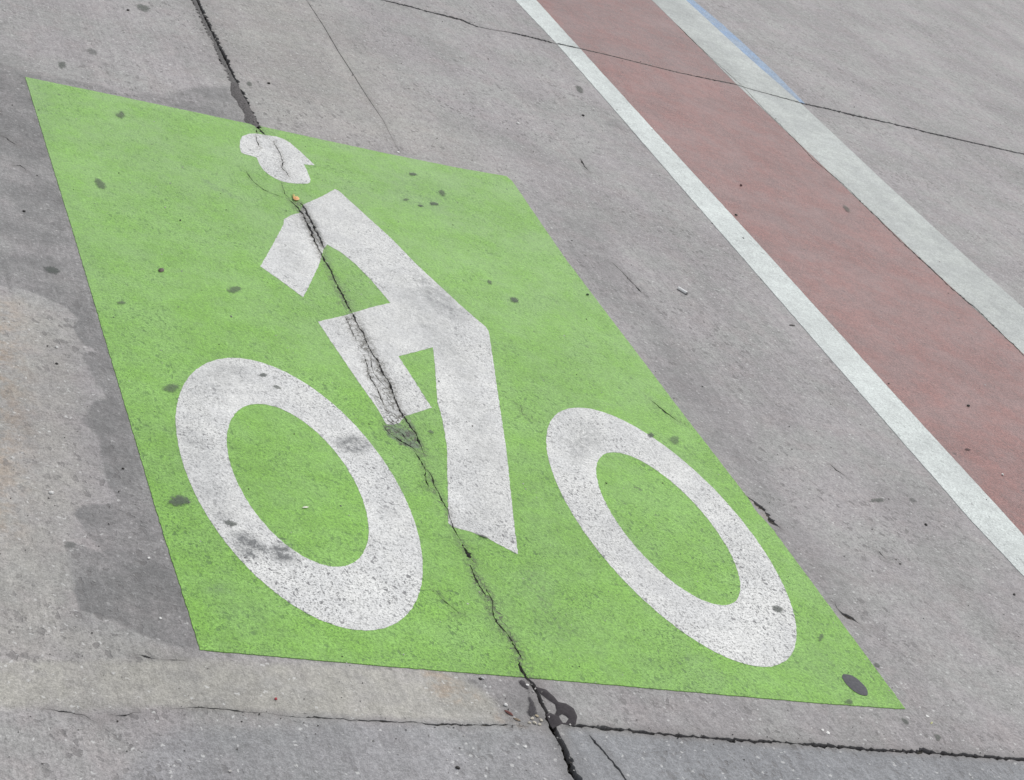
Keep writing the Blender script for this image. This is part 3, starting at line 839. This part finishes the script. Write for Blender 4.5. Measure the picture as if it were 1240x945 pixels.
def sheet(name, want, z, skirt, mat, parent=None):
    """all triangles for which want(kind) holds, at height z, with a skirt of the given depth round the rim"""
    T = [t for t, k in zip(tri, kinds) if want(k)]
    used = sorted({i for t in T for i in t})
    mp = {g: i for i, g in enumerate(used)}
    co = [(V[g][0], V[g][1], z(g) if callable(z) else z) for g in used]
    idx = list(used)
    F = []
    ec = {}
    for t in T:
        a, b, c = t
        ar = (V[b][0] - V[a][0]) * (V[c][1] - V[a][1]) - (V[c][0] - V[a][0]) * (V[b][1] - V[a][1])
        if ar < 0:
            t = (a, c, b)
        F.append(tuple(mp[i] for i in t))
        for i in range(3):
            e = (t[i], t[(i + 1) % 3])
            ec[e] = ec.get(e, 0) + 1
    if skirt:
        low = {}

        def dn(g):
            if g not in low:
                low[g] = len(co)
                co.append((V[g][0], V[g][1], co[mp[g]][2] - skirt))
                idx.append(g)
            return low[g]
        for (a, b) in list(ec):
            if (b, a) not in ec:
                if max(abs(V[a][0]), abs(V[a][1])) > BIG - 1 and max(abs(V[b][0]), abs(V[b][1])) > BIG - 1:
                    continue
                F.append((mp[b], mp[a], dn(a), dn(b)))
    ox, oy = 0.0, 0.0
    if len(used):
        xs = V[used]
        xs = xs[(np.abs(xs) < 12).all(1)] if (np.abs(xs) < 12).all(1).any() else xs
        ox, oy = xs.mean(0)
    if parent is not None:
        ox, oy = parent.location.x, parent.location.y
    me = bpy.data.meshes.new(name)
    me.from_pydata([(x - ox, y - oy, zz) for x, y, zz in co], [], F)
    me.update()
    put_attrs(me, np.array(idx))
    me.materials.append(mat)
    o = bpy.data.objects.new(name, me)
    col.objects.link(o)
    if parent is not None:
        o.parent = parent
    else:
        o.location = (ox, oy, 0)
    return o


def tag(o, label=None, cat=None, group=None, kind=None):
    for k, v in (('label', label), ('category', cat), ('group', group), ('kind', kind)):
        if v:
            o[k] = v
    return o


def empty(name, loc, rz=0):
    o = bpy.data.objects.new(name, None)
    o.location = loc
    o.rotation_euler = (0, 0, rz)
    o.empty_display_size = .05
    col.objects.link(o)
    return o


pave = sheet('pavement', lambda k: k[0] not in ('crack', 'none'), 0.0, .020, M_con)
tag(pave, 'weathered grey concrete pavement slabs under all the painted markings', 'pavement', kind='structure')

TP = .0012   # thickness of the paint film
o = sheet('green_panel', lambda k: k[0] == 'green', TP, TP + .0005, M_green)
tag(o, 'large bright green rectangle painted on grey concrete under the white bicycle symbol', 'road marking')
sym = empty('bicycle_symbol', (1.45, 2.9, 0))
tag(sym, 'white bicycle and rider symbol painted on the green rectangle', 'road marking')
o = sheet('wheel', lambda k: k[0] == 'w1', TP + .0004, TP + .0009, M_white, sym)
o['label'] = 'left white wheel ring, larger in view'
o = sheet('wheel', lambda k: k[0] == 'w2', TP + .0004, TP + .0009, M_white, sym)
o['label'] = 'right white wheel ring near the corner of the green rectangle'
sheet('rider_body', lambda k: k[0] == 'body', TP + .0004, TP + .0009, M_white, sym)
sheet('rider_head', lambda k: k[0] == 'head', TP + .0004, TP + .0009, M_white, sym)
o = sheet('white_line', lambda k: k[0] == 'white1', TP, TP + .0005, M_line)
tag(o, 'narrow white painted line between bare concrete and the red stripe', 'road marking')
o = sheet('white_line', lambda k: k[0] == 'white2', TP, TP + .0005, M_line2)
tag(o, 'wider greyish white painted line on the far side of the red stripe', 'road marking')
o = sheet('red_stripe', lambda k: k[0] == 'red', TP * .6, TP * .6 + .0005, M_red)
tag(o, 'broad faded brick red stripe painted between the two white lines', 'road marking')
o = sheet('blue_line', lambda k: k[0] == 'blue', TP * .5, TP * .5 + .0004, M_blue)
tag(o, 'slim faded blue line along the outer edge of the wider white line', 'road marking')

# cracks: the bottom of each, filled with dirt
for i, c in enumerate(CR):
    d = c['depth']
    T = [k for k in kinds if k == ('crack', i)]
    if not T:
        continue
    zf = lambda g, d=d: -d * (.75 + .5 * noise.noise(Vector((V[g][0] * 120, V[g][1] * 120, i))))
    o = sheet(c['name'], lambda k, i=i: k == ('crack', i), zf, 0, M_dirt4 if (c['name'] == 'pavement_crack' and d > .0045) else M_dirt if d > .0105 else (M_dirt2 if d > .0045 else M_dirt3))
    tag(o, c['label'], c['name'].replace('_', ' ').replace('pavement ', '').replace('surface ', ''), kind='structure')
bed = bpy.data.meshes.new('sub_base')
bed.from_pydata([(-BIG, -BIG, -.022), (BIG, -BIG, -.022), (BIG, BIG, -.022), (-BIG, BIG, -.022)], [], [(0, 1, 2, 3)])
bed.materials.append(M_dirt)
bo = bpy.data.objects.new('sub_base', bed)
col.objects.link(bo)
tag(bo, 'dark packed soil under the concrete slabs', 'soil', kind='structure')
# land beyond the pavement, to the horizon
E_mat = simple_mat('far_ground', (.26, .255, .25, 1), .9, .15, 2.0)
land = bpy.data.meshes.new('far_ground')
B2 = 600
q = [(-B2, -B2), (B2, -B2), (B2, B2), (-B2, B2), (-BIG, -BIG), (BIG, -BIG), (BIG, BIG), (-BIG, BIG)]
land.from_pydata([(x, y, -.002) for x, y in q], [], [(0, 1, 5, 4), (1, 2, 6, 5), (2, 3, 7, 6), (3, 0, 4, 7)])
land.materials.append(E_mat)
lo_ = bpy.data.objects.new('ground', land)
col.objects.link(lo_)
tag(lo_, 'plain ground stretching away beyond the pavement', 'ground', kind='structure')


SQ = {'green': [at(30.5, 94), at(613, 215), at(1096, 859.3), at(242.2, 787.5)],
      'white1': w1L + w1R[::-1], 'red': w1R + rR[::-1], 'white2': rR + w2R[::-1]}


def surf_z(x, y):
    p = np.array([[x, y]])
    for k in ('green', 'white1', 'white2', 'red'):
        if sdist(p, SQ[k])[0] > 0:
            return TP + .0004
    return 0.0


# ------------------------------------------------------------------ tar, sealant and spots lying on the surface
def patch(name, P, thick, mat, label, cat, holes=(), group=None, amp=.0015, dome=True, zbase=None):
    """thin slab with an uneven rim that rises a little towards its middle"""
    P = ccw(ragged(P, .004, amp, len(P), 45))
    vs = list(P)
    fs = [list(range(len(P)))]
    hs = []
    for h in holes:
        h = ccw(ragged(h, .004, amp * .6, 3, 45))
        i0 = len(vs)
        vs += h
        fs.append(list(range(i0, i0 + len(h))))
        hs.append(h)
    A = np.array(P)
    lo, hi = A.min(0), A.max(0)
    s = max(.003, min(.006, float((hi - lo).min()) / 6))
    gx = np.arange(lo[0], hi[0], s)
    gy = np.arange(lo[1], hi[1], s)
    G = np.array([(x, y) for x in gx for y in gy])
    d = sdist(G, P)
    for p in G[d > s * .3]:
        vs.append(tuple(p))
    v2, _, f2, _, _, o2 = delaunay_2d_cdt([Vector(v) for v in vs], [], fs, 0, 1e-7, True)
    W = np.array([(v[0], v[1]) for v in v2])
    keep = [tuple(f) for f, oo in zip(f2, o2) if 0 in oo and not any(j in oo for j in range(1, len(fs)))]
    dd = sdist(W, P)
    for h in hs:
        dd = np.minimum(dd, -sdist(W, h))
    dd = np.clip(dd, 0, None)
    soft = max(.004, float(np.percentile(dd, 90)))
    cx, cy = A.mean(0)
    z0 = surf_z(cx, cy) if zbase is None else zbase
    co = []
    for (x, y), e in zip(W, dd):
        co.append((x - cx, y - cy, z0 + .0003 + thick * min(1, e / soft)))
    me = bpy.data.meshes.new(name)
    F = []
    for a, b, c in keep:
        ar = (W[b][0] - W[a][0]) * (W[c][1] - W[a][1]) - (W[c][0] - W[a][0]) * (W[b][1] - W[a][1])
        F.append((a, b, c) if ar > 0 else (a, c, b))
    used = sorted({i for f in F for i in f})
    mp = {g: i for i, g in enumerate(used)}
    me.from_pydata([co[g] for g in used], [], [tuple(mp[i] for i in f) for f in F])
    at_ = me.attributes.new('edge', 'FLOAT', 'POINT')
    at_.data.foreach_set('value', np.array([min(1, dd[g] / soft) for g in used], np.float32))
    me.update()
    for pl in me.polygons:
        pl.use_smooth = True
    me.materials.append(mat)
    ob = bpy.data.objects.new(name, me)
    ob.location = (cx, cy, 0)
    col.objects.link(ob)
    return tag(ob, label, cat, group)


M_tar = simple_mat('old_tar', (.046, .041, .044, 1), .8, .2, 150, .15, .3)
M_tar2 = simple_mat('dusty_tar', (.105, .098, .097, 1), .85, .45, 200, .15, .9)
z1 = lambda s: [at(*p) for p in zoomed(s, 560, 780, 5.725)]
patch('tar_blob', z1('497,290 520,300 580,318 635,365 665,403 720,413 770,447 795,500 787,560 765,568 740,564 690,555 655,572 628,590 606,560 578,487 610,478 638,492 652,462 640,420 590,385 530,338'),
      .0022, M_tar, 'black ring shaped tar blob just right of the joint below the panel', 'tar', holes=[z1('668,500 690,488 715,500 735,520 715,548 695,548 680,525')], amp=.0007)
patch('tar_blob', z1('380,248 430,247 462,300 470,330 480,370 512,430 524,490 500,515 450,505 440,470 455,430 446,380 458,345 430,310 390,285'),
      .0015, film_mat('thin_tar', (.055, .05, .054, 1), .9, .85), 'thin grey black tar smear just left of the joint below the panel', 'tar', amp=.0012)
z8 = lambda s: [at(*p) for p in zoomed(s, 200, 0, 5.906)]
patch('tar_patch', z8('468,600 520,600 535,640 560,690 590,740 620,800 650,850 668,905 640,915 590,892 560,860 570,820 530,760 510,720 470,680'),
      .0015, M_tar2, 'dusty tar patch beside the wide joint touching the top edge of the panel', 'tar', amp=.002)
patch('joint_sealant', z8('188,-20 212,-20 250,60 290,150 340,250 390,355 440,455 485,545 520,602 480,605 465,590 430,520 400,440 360,350 310,250 270,165 230,80'),
      .001, simple_mat('aged_sealant', (.125, .12, .117, 1), .9, .45, 220, .15, 1.0), 'grey strip of old sealant along the left side of the wide joint', 'sealant', amp=.0015, zbase=-.0015)

def spot(u, v, L, S, ang, mat, label, group='dark spots stuck to the pavement and paint', thick=.0008, name='gum_spot', irr=.16):
    P = []
    sd = len(bpy.data.objects)
    for k in range(28):
        t = 2 * math.pi * k / 28
        r = 1 + irr * (noise.noise(Vector((math.cos(t) * 1.1, math.sin(t) * 1.1, sd * 1.7))) * 2)
        a, b = .5 * L * math.cos(t) * r, .5 * S * math.sin(t) * r
        ca, sa = math.cos(R(ang)), math.sin(R(ang))
        P.append(at(u + a * ca - b * sa, v + a * sa + b * ca))
    return patch(name, P, thick, mat, label, 'spot', group=group, amp=.0008)


F_dark = film_mat('dark_gum', (.100, .112, .100, 1), .66, .8, 110)
F_mid = film_mat('worn_gum', (.115, .13, .11, 1), .52, .85)
F_faint = film_mat('faint_gum', (.13, .14, .13, 1), .38, .85)
M_gum = simple_mat('flat_dark_gum', (.092, .092, .100, 1), .85, .15, 160, .35, .3)
spot(1035.5, 830.5, 39, 14, 40, M_gum, 'largest charcoal oval spot, in the lower right corner of the green panel', irr=.05)
spot(216, 608, 32, 17, 0, F_dark, 'grey oval spot on green between panel edge and left wheel', irr=.08)
spot(61.5, 327, 24, 11, 20, F_dark, 'black oval spot on dark concrete left of the green panel')
spot(146, 140, 16, 10, 15, F_mid, 'round grey spot on green near the top left corner')
spot(121, 224, 21, 11, 42, F_mid, 'slanted grey spot on green near the left edge, upper part')
spot(283, 352, 21, 10, -5, F_mid, 'grey spot on green left of the white arm')
spot(207, 471, 26, 12, -5, F_mid, 'grey spot on green touching the top left of the left wheel')
spot(173, 10, 23, 10, 18, F_mid, 'long grey spot on concrete at the top, left of the joint')
spot(75, 79, 13, 10, 25, F_mid, 'small grey spot on concrete above the top left corner of the panel')
spot(524.5, 248, 14, 5.5, 8, F_dark, 'dark oblong spot on green, lowest of the cluster near the top edge')
spot(535, 234.5, 13, 8, 15, F_mid, 'grey spot on green, rightmost of the cluster near the top edge')
spot(500, 212, 12, 5, 15, F_dark, 'dark spot on green, topmost of the cluster near the top edge')
spot(509, 250.5, 8, 3.6, 10, F_dark, 'tiny dark spot on green just left of the dark oblong one')
spot(491, 243, 10, 4, 5, F_mid, 'tiny dark dash on green, leftmost of the cluster near the top edge')
spot(622.5, 364.5, 14, 8, 15, F_dark, 'grey spot on green right of the white hip')
spot(592.5, 343, 9, 6, 30, F_mid, 'small grey spot on green just above the spot by the hip')
spot(941, 739, 19, 8.5, 20, F_dark, 'grey spot on the bottom of the right white wheel')
spot(1027, 850.5, 12, 9, 10, F_mid, 'olive grey spot at the bottom edge of the green panel')
spot(702, 109, 15, 8, 32, F_mid, 'grey oval spot on concrete left of the narrow white line')
spot(1135, 893.5, 12, 8, 40, F_mid, 'small grey spot on concrete above the ragged joint, bottom right')
spot(1095.5, 873, 15, 6, 45, F_mid, 'thin slanted grey spot just below the right corner of the panel')
spot(318.5, 455.5, 12, 7, 10, F_dark, 'dark spot on top of the left white wheel')
spot(335.5, 470, 11, 5, 15, F_mid, 'fainter dark spot on the left wheel, lower of two near its top')
spot(279.5, 635.5, 20, 8, 17, F_dark, 'dark oblong spot on the lower left of the left wheel')
spot(1025, 254, 15, 6, 42, F_mid, 'dull grey spot on the red stripe')
spot(1062, 606, 21, 7, 0, F_mid, 'long faint grey spot on concrete beside the narrow white line')
spot(787.5, 528.5, 11, 7, 20, F_dark, 'dark spot on green touching the upper edge of the right wheel')
spot(816.5, 534, 16, 13, 30, F_faint, 'large faint spot on green above the right wheel')
spot(521.5, 524, 9, 6, 20, F_mid, 'small dark spot on green between the calf and shin')
spot(993.5, 773, 8, 12, 30, F_mid, 'dark spot on green right of the right wheel')
spot(1062, 806, 10, 6, 30, F_mid, 'small dark spot on green near the slanting right edge')
spot(336, 695, 8, 3.2, 12, F_dark, 'thin black mark on the bottom left of the left wheel')
spot(146, 368, 14, 5, 5, F_mid, 'short faint grey dash on green near the left edge')
spot(1105, 606, 14, 6, 15, F_faint, 'faint mark on concrete near the white line edge, right side')
spot(111, 63, 18, 9, 20, F_faint, 'faint smudge on concrete above the panel, left of the long joint')
spot(85, 660, 16, 10, 0, F_faint, 'faint smudge on pale concrete at the left, beside the dark area')
spot(302, 102, 9, 6, 20, F_mid, 'little dark fleck on concrete right of the wide joint')

# ------------------------------------------------------------------ small loose things
def pebble(u, v, size, colr, label, name='pebble', flat=.6, cat='pebble', group=None, rough=.7, zoff=0.0, seed=0):
    import bmesh
    bm = bmesh.new()
    size *= .78
    bmesh.ops.create_icosphere(bm, subdivisions=2, radius=size)
    for vv in bm.verts:
        n = noise.noise(vv.co * (1.3 / size) + Vector((u, v, seed)))
        vv.co *= 1 + .45 * n
        vv.co.z *= flat
        vv.co.x *= 1.25
    bm.normal_update()
    me = bpy.data.meshes.new(name)
    bm.to_mesh(me)
    bm.free()
    me.materials.append(simple_mat(name + '_stone', colr, rough, .15, 300))
    ob = bpy.data.objects.new(name, me)
    x, y = at(u, v)
    ob.location = (x, y, surf_z(x, y) + size * flat * .75 + zoff)
    ob.rotation_euler = (0, 0, random.uniform(0, 6))
    col.objects.link(ob)
    return tag(ob, label, cat, group)


WH, BK = (.72, .71, .68, 1), (.035, .033, .03, 1)
pebble(62, 597.5, .0042, WH, 'white pebble on pale concrete at the far left')
pebble(627, 150, .0052, WH, 'white pebble on concrete above the top right of the panel')
pebble(706, 140.5, .0050, BK, 'black pebble on concrete close to the narrow white line')
pebble(180, 676.5, .0028, WH, 'small white pebble on dark concrete by the lower left edge of the panel')
pebble(194, 749.5, .0026, WH, 'tiny white pebble low on the dark concrete left of the panel')
pebble(334, 847, .0026, (.35, .05, .06, 1), 'tiny red crumb on the pale strip below the panel', name='crumb', cat='crumb')
pebble(612, 854.5, .0034, WH, 'white crumb beside the rusty debris left of the tar', name='crumb', cat='crumb')
pebble(584, 822, .0030, (.5, .5, .5, 1), 'pale crumb just below the bottom edge of the panel', name='crumb', cat='crumb')
pebble(581.5, 822.5, .0028, BK, 'black crumb just below the bottom edge of the panel', name='crumb', cat='crumb')
pebble(638.5, 830.5, .0030, WH, 'pale crumb at the edge of the joint just below the panel', name='crumb', cat='crumb')
pebble(68.5, 441, .0028, BK, 'black pebble on pale concrete near the dark area edge', cat='pebble')
pebble(68.5, 421, .0034, WH, 'white fleck of stone on pale concrete near the left edge')
pebble(1172, 492.5, .0042, BK, 'black pebble on the red stripe, larger of the two')
pebble(1213.5, 576, .0036, WH, 'white pebble on the red stripe at the right edge')
pebble(897, 225.5, .0048, (.08, .03, .03, 1), 'dark pebble in the middle of the red stripe, upper one')
pebble(891, 261.5, .0044, BK, 'dark pebble beside the narrow white line on the red stripe')
pebble(1121, 636, .0038, BK, 'black pebble on concrete left of the narrow white line, lower right')
pebble(1228, 720.5, .0034, BK, 'black pebble near the right edge below the white line')
pebble(149, 568, .0024, BK, 'tiny black pebble on dark concrete left of the left wheel')
pebble(29, 256.5, .0034, BK, 'black pebble on dark concrete near the left edge, upper part')
pebble(325.5, 101.5, .0046, BK, 'black pebble on concrete right of the wide joint, above the panel')
pebble(155, 13, .0044, BK, 'black pebble at the top left beside a long grey spot')
pebble(711, 358, .0040, (.05, .09, .04, 1), 'dark green crumb on green near the right edge', name='crumb', cat='crumb')
pebble(1002.5, 888, .0042, WH, 'white paint flake above the ragged joint, bottom right', name='paint_flake', cat='flake', flat=.3)
pebble(996, 884.5, .0030, WH, 'small white flake just above the larger paint flake', name='paint_flake', cat='flake', flat=.3)
pebble(1123, 868, .0036, WH, 'white flake right of the corner of the green panel', name='paint_flake', cat='flake', flat=.3)
pebble(1137.5, 317.5, .003, WH, 'tiny white fleck at the outer edge of the wider white line')
pebble(482, 184.5, .0048, WH, 'white chip of paint at the top edge of the green panel', name='paint_flake', cat='flake', flat=.3)
pebble(636, 905, .0028, WH, 'white fleck on the bluish slab left of the black joint')
pebble(554, 930.5, .0034, BK, 'black pebble on the bluish slab near the bottom edge')
for (u, v), lab in zip([(644, 871), (650, 868), (655, 873), (647, 876), (641, 876), (653, 878)],
                       ['tan stone chip, leftmost upper one of those beside the tar', 'pale stone chip, topmost one beside the tar', 'tan stone chip nearest the black joint',
                        'small tan stone chip in the middle of the debris by the tar', 'small brown stone chip, leftmost lower one by the tar', 'pale stone chip, lowest one beside the tar']):
    pebble(u, v, random.uniform(.0022, .0034), random.choice([(.45, .38, .26, 1), (.5, .46, .38, 1), (.38, .3, .2, 1)]), lab, name='stone_chip', cat='stone chip', group='stone chips in the joint corner', seed=u)


def debris(u, v, L, W_, ang, colr, label, name, cat, z=0.0, curl=.06, n=10):
    """small curled leaf or sliver, pointed at both ends, with a little thickness"""
    vs, fs = [], []
    for i in range(n + 1):
        t = i / n
        w = W_ * .5 * (math.sin(math.pi * min(1, t * 1.02)) ** .7 + .03)
        zz = L * curl * math.sin(math.pi * t) + .0008
        x = (t - .5) * L
        vs += [(x, -w, zz - w * .15), (x, 0, zz + w * .35), (x, w, zz - w * .1), (x, 0, zz - .0006)]
    for i in range(n):
        a = i * 4
        b = a + 4
        fs += [(a, b, b + 1, a + 1), (a + 1, b + 1, b + 2, a + 2), (a + 2, b + 2, b + 3, a + 3), (a + 3, b + 3, b, a)]
    fs += [(0, 1, 2, 3), tuple(reversed([n * 4 + k for k in range(4)]))]
    me = bpy.data.meshes.new(name)
    me.from_pydata(vs, [], fs)
    me.materials.append(simple_mat(name + '_' + cat.replace(' ', '_'), colr, .6, .25, 250))
    ob = bpy.data.objects.new(name, me)
    x, y = at(u, v)
    ob.location = (x, y, surf_z(x, y) + z)
    ob.rotation_euler = (0, 0, R(ang))
    col.objects.link(ob)
    return tag(ob, label, cat)


debris(358, 242.5, .024, .014, 60, (.74, .40, .17, 1), 'small orange leaf caught in the crack above the white shoulder', 'leaf', 'leaf', z=.002)
debris(355, 239, .022, .005, 75, (.5, .42, .12, 1), 'thin yellow sliver lying beside the orange leaf in the crack', 'leaf_sliver', 'leaf sliver', z=.001)
debris(195, 328.5, .021, .010, 60, (.10, .075, .06, 1), 'small brown leaf lying on green near the left edge', 'leaf', 'leaf')
debris(369.5, 616, .013, .004, 20, (.72, .72, .6, 1), 'small pale leaf bit on green inside the left wheel', 'leaf_bit', 'leaf bit')
debris(868, 352, .020, .003, -15, (.66, .66, .64, 1), 'thin white sliver on concrete right of the cigarette stub', 'paper_sliver', 'sliver')
debris(959, 394.5, .020, .006, 10, (.05, .045, .04, 1), 'tiny dark twig on concrete beside the narrow white line', 'twig', 'twig')
debris(1171.5, 545.5, .018, .005, 5, (.06, .03, .03, 1), 'tiny dark twig on the red stripe', 'twig', 'twig')
debris(616, 864, .016, .006, -50, (.16, .06, .05, 1), 'dark reddish leaf scrap in the corner left of the tar', 'leaf_scrap', 'leaf scrap')
debris(626, 872, .012, .005, -30, (.22, .17, .12, 1), 'brown leaf scrap below the reddish one, left of the tar', 'leaf_scrap', 'leaf scrap')
debris(584.5, 651, .018, .005, -20, (.2, .2, .19, 1), 'curled grey paint scrap at the slanting foot of the white rider', 'paint_scrap', 'paint scrap')
debris(1128, 876, .010, .003, 40, (.5, .5, .25, 1), 'yellowish grass bit right of the corner of the green panel', 'grass_bit', 'grass bit')

# cigarette stub
pa, pb = at(820.5, 350.2), at(832, 357.4)
cl = math.dist(pa, pb)
cen = ((pa[0] + pb[0]) / 2, (pa[1] + pb[1]) / 2)
st = empty('cigarette_stub', (cen[0], cen[1], 0), math.atan2(pb[1] - pa[1], pb[0] - pa[0]))
tag(st, 'white cigarette stub lying on grey concrete right of the green panel', 'cigarette stub')


def tube(name, x0, x1, r, mat, parent, n=20, squash=.92):
    rings = [(x0, r * .93), (x0 + .0006, r), ((x0 * 2 + x1) / 3, r * 1.02), ((x0 + x1 * 2) / 3, r * .98), (x1 - .0006, r), (x1, r * .9)]
    vs, fs = [], []
    for x, rr in rings:
        for k in range(n):
            t = 2 * math.pi * k / n
            vs.append((x, rr * math.cos(t), r * squash + rr * squash * math.sin(t)))
    for i in range(len(rings) - 1):
        for k in range(n):
            a, b = i * n + k, i * n + (k + 1) % n
            fs.append((a, b, b + n, a + n))
    fs += [tuple(reversed(range(n))), tuple(range((len(rings) - 1) * n, len(rings) * n))]
    me = bpy.data.meshes.new(name)
    me.from_pydata(vs, [], fs)
    for p in me.polygons:
        p.use_smooth = len(p.vertices) == 4
    me.materials.append(mat)
    ob = bpy.data.objects.new(name, me)
    ob.parent = parent
    col.objects.link(ob)
    return ob


tube('paper_tube', -cl / 2, cl * .38, .0038, simple_mat('cigarette_paper', (.80, .80, .78, 1), .7, .05, 300), st)
tube('ash_end', cl * .38 + .0002, cl / 2, .0034, simple_mat('ash', (.30, .29, .28, 1), .9, .3, 500), st)

# grit scattered over everything: nobody could count it
gv, gf, gm = [], [], []
GM = [simple_mat('grit_pale', (.55, .53, .50, 1), .8, .2), simple_mat('grit_grey', (.20, .19, .18, 1), .8, .2), simple_mat('grit_dark', (.055, .05, .045, 1), .8, .2)]
octa = [(1, 0, 0), (-1, 0, 0), (0, 1, 0), (0, -1, 0), (0, 0, 1), (0, 0, -1)]
of8 = [(0, 2, 4), (2, 1, 4), (1, 3, 4), (3, 0, 4), (2, 0, 5), (1, 2, 5), (3, 1, 5), (0, 3, 5)]


def grain_at(x, y, z, s, m):
    i0 = len(gv)
    a = random.uniform(0, 6.28)
    sx, sy, sz = s * random.uniform(.7, 1.5), s * random.uniform(.6, 1.0), s * random.uniform(.4, .8)
    for p in octa:
        px, py, pz = p[0] * sx + random.uniform(-.2, .2) * s, p[1] * sy + random.uniform(-.2, .2) * s, p[2] * sz
        gv.append((x + px * math.cos(a) - py * math.sin(a), y + px * math.sin(a) + py * math.cos(a), z + pz + sz * .6))
    for f in of8:
        gf.append(tuple(i0 + k for k in f))
        gm.append(m)


for _ in range(1500):
    u, v = random.uniform(-60, 1300), random.uniform(-60, 1000) ** 1.0
    x, y = at(u, v)
    dist = math.hypot(x, y)
    s = random.lognormvariate(0, .35) * .00105 * (0.7 + dist * .1)
    grain_at(x, y, TP * .7 if sdist(np.array([[x, y]]), SQ['green'])[0] > 0 else 0.0002, min(s, .003), random.choices([0, 1, 2], [.42, .25, .33])[0])
for c in CR:
    if c['name'] in ('expansion_joint', 'slab_joint', 'contraction_joint') or c['depth'] >= .008:
        for p in c['cen']:
            if 0.8 < p[1] < 9 and random.random() < (.5 if c['depth'] > .012 else .25):
                grain_at(p[0] + random.gauss(0, .006), p[1] + random.gauss(0, .006), -.003 if random.random() < .5 else .0005, random.uniform(.0008, .0026), random.choices([0, 1, 2], [.15, .35, .5])[0])
gme = bpy.data.meshes.new('grit')
gme.from_pydata(gv, [], gf)
for m in GM:
    gme.materials.append(m)
gme.polygons.foreach_set('material_index', gm)
go = bpy.data.objects.new('grit', gme)
col.objects.link(go)
tag(go, 'fine loose sand grains and grit scattered on the pavement', 'grit', kind='stuff')

# ------------------------------------------------------------------ light: bright overcast
SUN_EL, SUN_AZ = R(52), R(50)      # azimuth measured from +Y towards +X
sd = bpy.data.lights.new('sun', 'SUN')
sd.energy = 1.5
sd.angle = R(14)
sd.color = (1.0, .968, .925)
so = bpy.data.objects.new('sun', sd)
dirv = Vector((math.sin(SUN_AZ) * math.cos(SUN_EL), math.cos(SUN_AZ) * math.cos(SUN_EL), math.sin(SUN_EL)))
so.rotation_euler = dirv.to_track_quat('Z', 'Y').to_euler()
so.location = dirv * 20
col.objects.link(so)
w = bpy.data.worlds.new('World')
scene.world = w
w.use_nodes = True
nt = w.node_tree
bg = nt.nodes['Background']
sky = nt.nodes.new('ShaderNodeTexSky')
sky.sky_type = 'NISHITA'
sky.sun_disc = False
sky.sun_elevation = SUN_EL
sky.sun_rotation = SUN_AZ
hs = nt.nodes.new('ShaderNodeHueSaturation')
hs.inputs['Saturation'].default_value = .25
nt.links.new(sky.outputs[0], hs.inputs['Color'])
nt.links.new(hs.outputs[0], bg.inputs['Color'])
bg.inputs['Strength'].default_value = .12
vs_ = scene.view_settings
vs_.view_transform = 'Standard'
vs_.look = 'None'
vs_.gamma = 1
vs_.use_curve_mapping = False
vs_.exposure = .46
scene.render.engine = 'CYCLES'
scene.cycles.max_bounces = 4
scene.cycles.diffuse_bounces = 2
scene.cycles.transparent_max_bounces = 4
